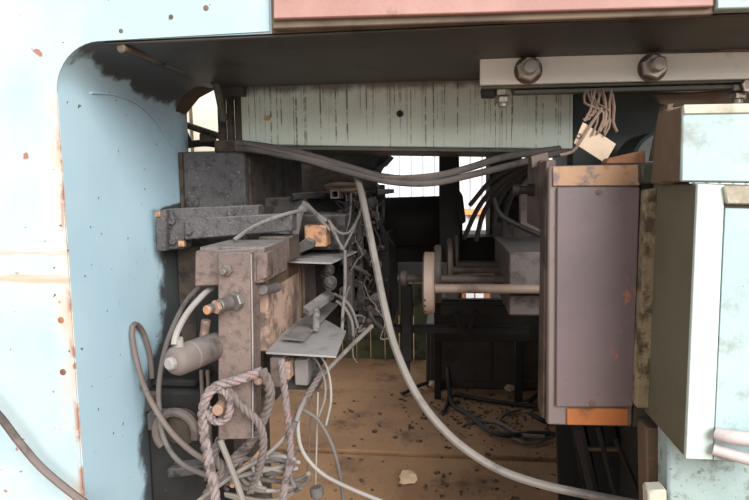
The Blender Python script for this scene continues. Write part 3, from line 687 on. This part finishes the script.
# ------------------------------------------------------------------ angle bracket with bolts
ab = thing('angle_bracket', 'long worn grey angle bar bolted below the soffit at upper right', 'angle bar', P(620, 88, 1.27))
zt = P(600, 51, 1.25).z
part('flange', prism(new(), [(480, 57.5), (790, 50.5), (790, 77.5), (480, 85)], 1.25, 1.262, .0015), M['angle'], ab)
part('top_strip', prism(new(), [(480, 54), (790, 47), (790, 50), (480, 57)], 1.247, 1.33, .001), M['lip'], ab)
part('bottom_flange', prism(new(), [(482, 86), (790, 78.5), (790, 81), (482, 89)], 1.262, 1.33, .001), M['darkgreen'], ab)
part('under_bar', prism(new(), [(514, 90), (735, 84), (735, 88.5), (514, 94)], 1.275, 1.30, .001), M['darkgreen'], ab)
part('shim', prism(new(), [(481, 89), (495, 88.6), (495, 97), (482, 97)], 1.275, 1.30, .001), M['black'], ab)
for px, py in ((528, 70.5), (652, 68)):
    p = P(px, py, 1.25)
    part('washer', cyl(new(), p, p+Vector((0,-.004,0)), .0275, n=24, bev=.001), M['browndirt'], ab)
    nt = part('nut', hexnut(new(), p+Vector((0,-.004,0)), (0,-1,0), .0245, .018, .35), M['bolt'], ab)
    part('bolt_end', cyl(new(), p+Vector((0,-.020,0)), p+Vector((.001,-.042,.001)), .0135, n=18, bev=.002), M['bolt'], nt)
for px, py in ((503, 89), (738, 84.5)):
    p = P(px, py, 1.285)
    part('hanging_nut', hexnut(new(), p, (0,0,-1), .0165, .014), M['bolt'], ab)
    part('hanging_nut', hexnut(new(), p-Vector((0,0,.016)), (0,0,-1), .016, .013, .5), M['bolt'], ab)
    part('bolt_end', cyl(new(), p-Vector((0,0,.028)), p-Vector((0,0,.036)), .010, n=12), M['bolt'], ab)
p = P(742, 88, 1.26); part('bolt_head', hexnut(new(), P(747, 86, 1.27), (0,-1,0), .016, .012), M['bolt'], ab)

# ------------------------------------------------------------------ cabinet
cb = thing('panel_cabinet', 'narrow mauve grey control cabinet with rusty orange bands', 'cabinet', P(590, 425, 1.15))
q = [(549, 166), (640, 164), (632, 427), (547, 425)]
part('case', prism(new(), q, 1.055, 1.125, .003), M['cabframe'], cb)
part('front_panel', prism(new(), [(557.5, 187), (640, 187), (633, 407), (556, 407)], 1.047, 1.055, .0015), M['panel'], cb)
part('top_band', prism(new(), [(553, 166.5), (640, 165), (640, 185.5), (553, 186)], 1.050, 1.0552, .001), M['rusttop'], cb, 'peeling rusty top band')
part('bottom_band', prism(new(), [(567, 408.5), (628.5, 408.5), (628, 425.5), (567, 425)], 1.050, 1.0552, .001), M['rustband'], cb, 'bright orange rust band')
for px, py in ((598.5, 192), (592, 403)):
    p = P(px, py, 1.047); part('screw', lathe(new(), p, (0,-1,0), [(0, .0045), (.002, .0045), (.003, .002)], 10), M['browndirt'], cb)
xl = P(549, 300, 1.055).x
part('upper_side_plate', box(new(), xl-.008, xl+.02, 1.127, 1.30, P(549, 232, 1.055).z, P(549, 158, 1.055).z, .002), M['cabside'], cb)
sp_ = part('side_plate', box(new(), xl-.006, xl-.0005, 1.07, 1.126, P(549, 424, 1.055).z+.005, P(549, 160, 1.055).z, .001), M['cabside'], cb)
part('top_flap', prism(new(), [(531, 156), (548, 152), (550, 166), (532, 168)], 1.15, 1.2, .001), M['cabside'], cb)
b = new(); c0 = Vector((xl-.008, 1.20, P(525, 190, 1.2).z)); lathe(b, c0, (-1,0,0), [(0, .012), (.012, .012), (.013, .008), (.026, .008), (.027, .011), (.04, .011)], 12)
part('side_stud', b, M['black'], cb)
part('right_jamb', prism(new(), [(640.5, 165), (655, 165), (652, 427), (632.5, 427)], 1.062, 1.16, .002), M['darkgreen'], cb)
fs = solo('foam_strip', prism(new(), [(646.5, 190), (657.5, 188), (653, 330), (649.5, 409), (636.5, 408), (640.5, 330)], 1.02, 1.05, .002), M['foam'], 'dirty yellowish foam sealing strip right of the mauve cabinet', 'sealing strip')

# mint housing
mh = thing('mint_housing', 'pale mint painted housing with olive side at the right edge', 'machine housing', P(720, 460, .95))
part('lower_case', prism(new(), [(698, 183), (800, 186), (800, 468), (685, 459)], .86, 1.04, .003), M['olive'], mh)
part('front_strip', prism(new(), [(698, 184), (725, 185), (713, 460), (685.5, 459)], .852, .860, .001), M['mint'], mh)
part('front_panel', prism(new(), [(725.5, 208), (800, 210), (800, 468), (713.5, 460)], .8535, .860, .0005), M['mintgrey'], mh)
part('ledge', prism(new(), [(724, 186), (800, 187), (800, 206), (727, 204)], .846, .860, .002), M['sand'], mh)
part('upper_case', prism(new(), [(681, 106), (800, 104), (800, 183), (679, 182)], .879, .95, .002), M['browndirt'], mh)
part('upper_front', prism(new(), [(683, 105), (800, 103), (800, 182.5), (681, 181.5)], .873, .880, .002), M['mintgrey'], mh)
part('dirty_rim', prism(new(), [(684, 104.5), (800, 102.5), (800, 112), (684, 114)], .870, .874, .001), M['sand'], mh)
part('back_edge', prism(new(), [(668, 108), (690, 105), (690, 186), (660, 184)], .955, 1.0, .003), M['browndirt'], mh)
part('sloped_plate', prism(new(), [(668, 104), (674, 103), (661, 160), (656, 160)], 1.05, 1.09, .001), M['browndirt'], mh)
part('ledge_block', prism(new(), [(642, 163), (676, 160), (676, 183), (642, 184)], 1.03, 1.058, .003), M['darkgreen'], mh)
part('cap_plate', prism(new(), [(655, 94), (760, 88), (760, 108), (684, 108), (660, 105)], 1.335, 1.36, .003), M['browndirt'], mh)
pl = thing('blue_plinth', 'speckled pale blue plinth under the mint housing', 'plinth', P(710, 500, 1.0))
a = ext(668, 440, 800, 500, .95)
part('plinth', prism(new(), [(668, 434), (810, 434), (810, 900), (668, 900)], .95, 1.0, .004), M['plinth'], pl)
part('toe_block', prism(new(), [(648, 491), (667, 490), (668, 540), (650, 540)], .93, .96, .003), M['sand'], pl)
part('side_post', prism(new(), [(646, 428), (667, 430), (666, 900), (654, 900)], 1.01, 1.06, .003), M['browndirt'], pl)
xp = P(640, 450, 1.06).x + .12
pd = thing('added_sun_blocker', 'added dark block shading the floor behind the pale blue plinth', 'light blocker', (xp+.5, 1.35, 0))  # added block keeping the sun off the floor behind the plinth
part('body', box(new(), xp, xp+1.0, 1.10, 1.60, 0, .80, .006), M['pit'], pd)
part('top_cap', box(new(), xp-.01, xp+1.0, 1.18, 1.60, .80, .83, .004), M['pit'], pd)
pk = thing('pink_pipe', 'pale pink pipe crossing the lower right edge of the mint housing', 'pipe', P(735, 450, .84))
part('pipe', tube(new(), [P(717, 434, .845), P(730, 437, .835), P(760, 440, .83), P(800, 443, .83)], .0095, 12), M['pinkpipe'], pk)
part('pipe', tube(new(), [P(713, 449, .847), P(730, 454, .84), P(755, 461, .835), P(800, 470, .83)], .008, 12), M['pinkpipe'], pk)

# behind the angle bracket: teal motor, wood, dark housing
mo = thing('teal_motor', 'dark teal round motor cover behind the paper tag', 'motor', P(640, 160, 1.45))
c0 = P(664, 160, 1.32)
part('cover', cyl(new(), c0, c0+Vector((0,.14,0)), .062, n=28, bev=.006), M['teal'], mo)
part('housing', prism(new(), [(572, 92), (690, 92), (690, 175), (572, 175)], 1.55, 1.62, .003), M['teal'], mo)
wd = solo('wood_offcut', prism(new(), [(609, 158), (646, 150), (646, 164), (606, 164)], 1.10, 1.14, .002), M['wood'], 'brown wooden offcut lying on top of the mauve cabinet', 'wood offcut')

# paper tag and frayed string
tg = thing('card_tag', 'tan cardboard tag hanging on frayed string above the mauve cabinet', 'tag', P(595, 160, 1.18))
part('card', prism(new(), [(583, 122), (616, 144), (605, 163), (574, 143)], 1.17, 1.173, .0), M['tagcard'], tg)
p = P(579, 136, 1.169); part('eyelet', torus(new(), p, (0,1,0), .004, .0012, 12, 5), M['browndirt'], tg)
rng = random.Random(5)
for i in range(9):
    x0 = 590 + rng.uniform(-4, 22); x1 = 588 + rng.uniform(-8, 18)
    b = new(); tube(b, [P(x0, 90, 1.2), P(x0+rng.uniform(-5, 5), 103, 1.18), P(x1+6, 116+rng.uniform(-6, 4), 1.17), P(x1, 128+rng.uniform(-14, 10), 1.165)], rng.uniform(.0015, .0035), 5)
    part('strand', b, M['straw'], tg)
part('loop', tube(new(), [P(560, 155, 1.165), P(572, 152, 1.165), P(580, 142, 1.16), P(590, 126, 1.165), P(602, 108, 1.17)], .003, 6), M['straw'], tg)
part('loop', tube(new(), [P(612, 94, 1.2), P(614, 108, 1.19), P(613, 122, 1.19), P(617, 132, 1.19)], .003, 6), M['straw'], tg)

# struts under the cabinet
su = thing('strut_frame', 'dark slanted struts under the mauve cabinet', 'strut', P(600, 500, 1.3))
for (xa, ya, xb, yb_, w_) in ((578, 428, 600, 520, .012), (598, 428, 622, 520, .006), (616, 440, 650, 520, .006)):
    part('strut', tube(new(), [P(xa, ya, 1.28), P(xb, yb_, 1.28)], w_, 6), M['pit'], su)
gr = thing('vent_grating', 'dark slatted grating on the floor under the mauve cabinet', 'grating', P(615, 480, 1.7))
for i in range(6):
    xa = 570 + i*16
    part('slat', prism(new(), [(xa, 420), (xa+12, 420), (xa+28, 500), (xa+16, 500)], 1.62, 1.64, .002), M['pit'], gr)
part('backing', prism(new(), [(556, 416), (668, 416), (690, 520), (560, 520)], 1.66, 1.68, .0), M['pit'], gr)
part('rail', prism(new(), [(580, 448), (668, 450), (668, 453), (580, 451)], 1.605, 1.62, .001), M['browndirt'], gr)

# ------------------------------------------------------------------ hoses, cables
def hose(name, label, m, rpx, pts, cat='hose', ends=None, sides=9):
    rr = rpx*S(pts[len(pts)//2][2]); b = new(); pw = []
    for x, y, Y in pts:
        while 1.0 < Y < 1.54 and P(x, y, Y).x < XL+rr+.003: Y -= .005      # stays clear of the frame cheek
        pw.append(P(x, y, Y))
    tube(b, pw, rr, sides, .010)
    return solo(name, b, M[m], label, cat)
hose('long_hose', 'long pale grey hose curving from the valve bank down across the floor', 'hose', 4.2,
     [(357, 177, 1.45), (362, 196, 1.42), (368, 225, 1.38), (376, 265, 1.33), (384, 305, 1.28), (396, 350, 1.24), (418, 397, 1.20), (450, 436, 1.17), (492, 466, 1.14), (540, 484, 1.12), (610, 499, 1.1), (680, 512, 1.1)])
hose('foreground_hose', 'brown hose crossing the bottom left corner of the frame', 'hosebrown', 4.4, [(-30, 385, .93), (0, 417, .935), (20, 443, .94), (45, 471, .945), (85, 503, .95), (120, 525, .96)])
hose('bundle_cable', 'thick grey cable sagging beneath the cross beam, upper of the pair', 'hosedark', 3.6, [(236, 143, 1.47), (262, 146, 1.46), (300, 153, 1.45), (345, 166, 1.43), (385, 177, 1.42), (425, 178, 1.42), (465, 169, 1.42), (505, 157, 1.43), (560, 149, 1.46)], 'cable')
hose('bundle_cable', 'thick grey cable sagging beneath the cross beam, lower of the pair', 'hosedark', 3.4, [(236, 148, 1.46), (262, 151, 1.455), (300, 158, 1.44), (345, 171, 1.42), (390, 181.5, 1.41), (432, 183, 1.41), (475, 174, 1.41), (515, 164, 1.42), (560, 152, 1.45)], 'cable')
hose('bundle_cable', 'thin dark cable along the top of the sagging pair', 'hosebrown', 2.0, [(236, 141, 1.47), (270, 149, 1.445), (320, 161, 1.43), (372, 176, 1.415), (430, 175, 1.415), (480, 164, 1.43), (540, 150, 1.47)], 'cable')
for i, pts in enumerate(([(470, 205, 1.6), (492, 180, 1.55), (520, 165, 1.5), (548, 155, 1.47)], [(464, 238, 1.7), (480, 205, 1.62), (503, 180, 1.55), (530, 163, 1.5)],
                         [(476, 240, 1.7), (485, 210, 1.65), (508, 180, 1.57), (540, 160, 1.5)], [(494, 236, 1.7), (497, 205, 1.65), (512, 182, 1.58), (536, 163, 1.5)],
                         [(502, 236, 1.7), (508, 205, 1.66), (522, 180, 1.6), (545, 160, 1.5)], [(493, 196, 1.62), (500, 214, 1.6), (520, 226, 1.6), (540, 235, 1.6)])):
    hose('black_cable', ['black cable fanning left across the bright window gap, highest', 'black cable hanging left of centre in the bright gap', 'black cable dropping through the middle of the bright gap',
         'black cable hanging just right of the bright gap', 'black cable hanging farthest right behind the rollers', 'black cable slanting down right toward the cabinet side'][i], 'cableblk', 2.6, pts, 'cable')
hose('loop_hose', 'grey brown hose looping high on the blue cheek at lower left', 'hosebrown', 3.0, [(152, 378, 1.30), (150, 355, 1.27), (143, 332, 1.24), (135, 324, 1.22), (132, 333, 1.20), (137, 362, 1.18), (148, 395, 1.15), (168, 428, 1.12), (190, 450, 1.10), (212, 464, 1.09)])
hose('drop_hose', 'dark brown hose dropping behind the actuator to the ropes', 'hosedark', 2.8, [(200, 286, 1.20), (184, 305, 1.18), (168, 340, 1.16), (160, 375, 1.15), (159, 405, 1.15), (164, 438, 1.14), (180, 462, 1.12), (212, 478, 1.10)])
hose('feed_hose', 'pale hose rising from the actuator to the clamp arm', 'wire', 3.3, [(174, 345, .985), (177, 332, 1.0), (188, 312, 1.05), (203, 295, 1.10), (212, 288, 1.14)])
hose('black_hose', 'black hose beside the pale actuator hose', 'cableblk', 2.6, [(205, 280, 1.25), (190, 298, 1.2), (176, 325, 1.18), (168, 350, 1.18)])  # a hose of its own, black by colour
hose('arch_cable', 'pale dusty cable arching from the greasy arm over the clamp', 'dust', 2.0, [(234, 240, 1.18), (255, 226, 1.22), (280, 216, 1.26), (300, 211, 1.32), (312, 212, 1.40), (322, 222, 1.44), (330, 230, 1.45)], 'cable')
hose('thick_lead', 'straight pale lead sloping from the valve bank down to the ropes', 'hose', 2.6, [(372, 326, 1.45), (345, 352, 1.35), (318, 380, 1.25), (302, 405, 1.18), (296, 422, 1.15)], 'cable')
hose('slope_lead', 'grey lead sloping left from the rope knot to the bottom', 'hose', 2.5, [(297, 418, 1.16), (282, 440, 1.14), (262, 458, 1.12), (238, 472, 1.1), (205, 496, 1.08), (190, 508, 1.07)], 'cable')
hose('white_lead', 'whitish lead curving across the floor from the rope knot', 'wire', 2.2, [(300, 405, 1.2), (298, 430, 1.18), (303, 452, 1.17), (320, 472, 1.16), (345, 486, 1.15), (376, 499, 1.14), (400, 508, 1.13)], 'cable')
hose('grey_tube', 'straight grey tube hanging below the clamp plate', 'hose', 3.4, [(220, 440, 1.06), (229, 462, 1.06), (238, 486, 1.06), (246, 510, 1.06)], 'tube')
hose('thin_wire', 'thin wire hanging straight right of the rope knot', 'wire', 0.9, [(318, 392, 1.22), (317, 430, 1.22), (316, 470, 1.22), (315, 505, 1.22)], 'wire')
hose('thin_wire', 'thin wire hanging down beside the white lead, dark and straight', 'hosedark', 0.9, [(312, 386, 1.24), (310, 430, 1.24), (307, 475, 1.24)], 'wire')
hose('loop_wire', 'thin pale wire loop hanging below the large flat plate, outer', 'wire', 1.3, [(312, 352, 1.25), (322, 358, 1.24), (329, 375, 1.23), (331, 400, 1.22), (326, 425, 1.22)], 'wire')
hose('loop_wire', 'thin pale wire loop hanging below the large flat plate, inner', 'dust', 1.3, [(306, 352, 1.25), (316, 360, 1.24), (324, 378, 1.23), (325, 398, 1.22), (318, 418, 1.22)], 'wire')
hose('curve_lead', 'dark lead bending from the rope knot toward the floor seam', 'hosedark', 2.0, [(300, 408, 1.2), (318, 420, 1.2), (332, 445, 1.2), (340, 475, 1.2), (344, 505, 1.2)], 'cable')
hose('valve_tube', 'dusty tube standing beside the long grey hose through the upper plate', 'dust', 1.8, [(345, 250, 1.42), (345, 285, 1.42), (343, 310, 1.41), (342, 332, 1.40)], 'tube')
hose('bow_tube', 'bent grey tube over the slide bar, outer bow', 'dust', 1.6, [(334, 294, 1.46), (345, 300, 1.46), (353, 312, 1.47), (358, 328, 1.48)], 'tube')
hose('bow_tube', 'bent grey tube over the slide bar, inner bow', 'dust', 1.6, [(336, 301, 1.46), (345, 308, 1.46), (352, 322, 1.46), (353, 336, 1.46)], 'tube')
for i, pts in enumerate(([(330, 222, 1.45), (334, 234, 1.44), (344, 250, 1.43)], [(330, 222, 1.45), (338, 240, 1.44), (342, 250, 1.43)], [(360, 214, 1.55), (352, 232, 1.5), (343, 250, 1.43)],
                         [(328, 220, 1.45), (338, 232, 1.46), (348, 233, 1.48), (356, 222, 1.52), (362, 206, 1.6)], [(351, 192, 1.6), (350, 215, 1.58), (346, 232, 1.52)], [(306, 204, 1.42), (316, 214, 1.44), (326, 221, 1.45)])):
    hose('knot_wire', ['dusty wire in the knot above the pointed plate, leftmost', 'dusty wire in the knot above the pointed plate, second', 'dusty wire slanting from valve bank to the pointed plate tip', 'dusty wire sagging between lever and valve bank',
         'dusty wire dropping from the flat ring', 'dusty wire running from the rag knot to the wire tangle'][i], 'dust', 1.3 if i < 5 else 2.5, pts, 'wire')

# tangle of loops at the bottom of the ropes
rng = random.Random(11)
tn = thing('cable_tangle', 'tangle of pale cables coiled at the foot of the ropes', 'cables', P(275, 500, 1.12))
for i in range(9):
    cx = rng.uniform(252, 290); cy = rng.uniform(462, 488); rx = rng.uniform(16, 42); ry = rng.uniform(8, 22); t0 = rng.uniform(-30, 30)
    pts = []
    for k in range(9):
        a_ = -.2 + k/8*math.pi*rng.uniform(1.1, 1.9) + i
        pts.append(P(cx+rx*math.cos(a_)+t0*.2, cy+ry*math.sin(a_), 1.13+.03*math.sin(a_*1.3+i)+.006*i))
    part('cable', tube(new(), pts, rng.uniform(.0035, .0055), 8), M[rng.choice(['hose', 'wire', 'hose', 'hosedark'])], tn)
part('connector', cyl(new(), P(316, 487, 1.15), P(318, 497, 1.15), .014, n=10, bev=.003), M['hosedark'], tn)
part('yellow_lead', tube(new(), [P(232, 486, 1.13), P(240, 470, 1.13), P(252, 462, 1.14), P(262, 450, 1.15)], .006, 8), M['orange'], tn, 'yellowish lead')

# ------------------------------------------------------------------ ropes with twisted strands
def rope(label, pts, rpx, m='rope', ns=3, pitch=5.2, group=None):
    pw = [P(*p) for p in pts]; Rr = rpx*S(pts[len(pts)//2][2]); path = catmull(pw, Rr*.45); fr_ = frames(path)
    t = thing('rope', label, 'rope', pw[-1], group); acc = [0]
    for a, c in zip(path, path[1:]): acc.append(acc[-1]+(c-a).length)
    for s in range(ns):
        ps = []
        for p, (u, v), L in zip(path, fr_, acc):
            th = 2*math.pi*(L/(pitch*Rr) + s/ns); ps.append(p + (u*math.cos(th)+v*math.sin(th))*Rr*.5)
        part('strand', sweep(new(), ps, Rr*.56, 6), M[m], t)
    return t
rope('thick pinkish rope looped over the peg and falling at the left', [(262, 371, 1.06), (250, 376, 1.05), (234, 381, 1.04), (219, 385, 1.035), (208, 394, 1.03), (203, 410, 1.03), (204, 432, 1.03), (208, 458, 1.03), (213, 482, 1.03), (217, 510, 1.03)], 5.5)
rope('rope coiled in a tight ring round the peg', [(203, 398, 1.055), (212, 390, 1.05), (224, 391, 1.04), (230, 402, 1.03), (228, 416, 1.025), (219, 422, 1.025), (211, 418, 1.03), (209, 408, 1.04)], 4.2)
rope('rope running from the peg right and down beside the plate edge', [(224, 386, 1.045), (234, 397, 1.04), (246, 410, 1.04), (258, 422, 1.045), (263, 436, 1.05), (262, 456, 1.06), (256, 478, 1.08), (250, 492, 1.09)], 4.4, 'ropedark')
rope('double rope hanging from the second peg behind the plate edge', [(262, 370, 1.055), (268, 382, 1.06), (270, 396, 1.07), (266, 412, 1.08), (258, 430, 1.09), (246, 448, 1.1), (228, 470, 1.1), (205, 498, 1.1), (196, 512, 1.1)], 5.2, 'ropedark')
rope('long straight rope hanging from under the large flat plate', [(281, 360, 1.16), (284, 385, 1.15), (287, 412, 1.14), (290, 440, 1.13), (290, 462, 1.12), (285, 485, 1.11), (281, 512, 1.1)], 4.0)
rope('frayed dark rope from the lead joint down to the knot', [(324, 368, 1.24), (314, 385, 1.22), (304, 402, 1.19), (296, 420, 1.16), (290, 434, 1.14)], 3.6, 'ropedark')
rope('rope falling behind the looped rope at lower left', [(222, 436, 1.09), (214, 455, 1.085), (222, 470, 1.09), (210, 488, 1.09), (200, 510, 1.09)], 5.0, 'ropedark')
rope('short rope end dangling below the clamp plate', [(252, 440, 1.10), (240, 452, 1.10), (230, 462, 1.10), (222, 480, 1.10)], 4.4, 'ropedark')

# ------------------------------------------------------------------ floor litter
def crumple(px, py, r, seed, squash=.6):
    rg = random.Random(seed); b = new(); bmesh.ops.create_icosphere(b, subdivisions=2, radius=r)
    for v in b.verts: v.co *= rg.uniform(.6, 1.15); v.co.z *= squash
    lo = min(v.co.z for v in b.verts); c = PZ(px, py, 0)
    for v in b.verts: v.co += Vector((c.x, c.y, -lo))
    return b
solo('crumpled_paper', crumple(407, 483, .034, 1), M['paper'], 'crumpled tan paper ball on the brown floor', 'paper')
solo('pale_stone', crumple(434, 389, .035, 2), M['paper'], 'round pale stone at the left foot of the dark cabinet', 'stone')
solo('pale_stone', crumple(510, 391, .028, 3), M['paper'], 'round pale stone at the right foot of the dark cabinet', 'stone')
rng = random.Random(21); b = new()
for i in range(480):
    px = rng.gauss(490, 45) if rng.random() < .6 else rng.uniform(330, 660); py = rng.uniform(372, 500) if rng.random() < .25 else rng.gauss(412, 16)
    if py < 372: continue
    c = PZ(px, py, 0); s = rng.choice([rng.uniform(.0015, .005), rng.uniform(.0015, .005), rng.uniform(.003, .008)]); a_ = rng.uniform(0, 6.28); l = s*rng.uniform(.8, 2.2)
    u = Vector((math.cos(a_), math.sin(a_), 0)); v = Vector((-u.y, u.x, 0))
    quadbox(b, [c-u*l-v*s, c+u*l-v*s*.6, c+u*l*.9-v*s*.5+Vector((0,0,s)), c-u*l+Vector((0,0,s*.7))-v*s, c-u*l+v*s, c+u*l*.8+v*s, c+u*l*.8+v*s+Vector((0,0,s*.8)), c-u*l+v*s*.6+Vector((0,0,s))])
solo('floor_debris', b, M['chips'], 'scattered dark chips and dirt on the brown floor', 'debris', kind='stuff')
def fcable(label, m, r, pts):
    b = new(); tube(b, [PZ(x, y, 0)+Vector((0, 0, h)) for x, y, h in pts], r, 7, .02); solo('floor_cable', b, M[m], label, 'cable')
fcable('black cable trailing over the floor from the dark cabinet, longest', 'cableblk', .010, [(448, 392, .12), (452, 405, .01), (468, 418, .02), (486, 432, .015), (505, 440, .02), (540, 436, .012), (580, 440, .012)])
fcable('black cable lying in a short bend left of the dark cabinet', 'cableblk', .009, [(402, 396, .01), (418, 392, .03), (432, 386, .05), (440, 372, .2)])
fcable('brown cable twisting over the floor below the mauve cabinet', 'hosebrown', .009, [(478, 424, .015), (500, 428, .02), (520, 438, .015), (545, 442, .02)])
fcable('black cable dropping to the floor beside the dark cabinet', 'cableblk', .008, [(444, 350, .35), (446, 376, .12), (449, 396, .01), (444, 414, .012)])
fcable('black cable along the foot of the dark cabinet', 'cableblk', .010, [(455, 396, .012), (480, 402, .015), (510, 406, .012), (545, 410, .012)])

fcable('thin pale cable snaking among the chips on the floor', 'hosebrown', .006, [(520, 412, .01), (505, 418, .015), (498, 428, .01), (508, 438, .012), (530, 446, .01), (552, 440, .012)])
fcable('black cable heaped in a loop right of the dark cabinet', 'cableblk', .011, [(528, 404, .012), (548, 400, .05), (560, 412, .03), (548, 424, .012), (530, 420, .03)])
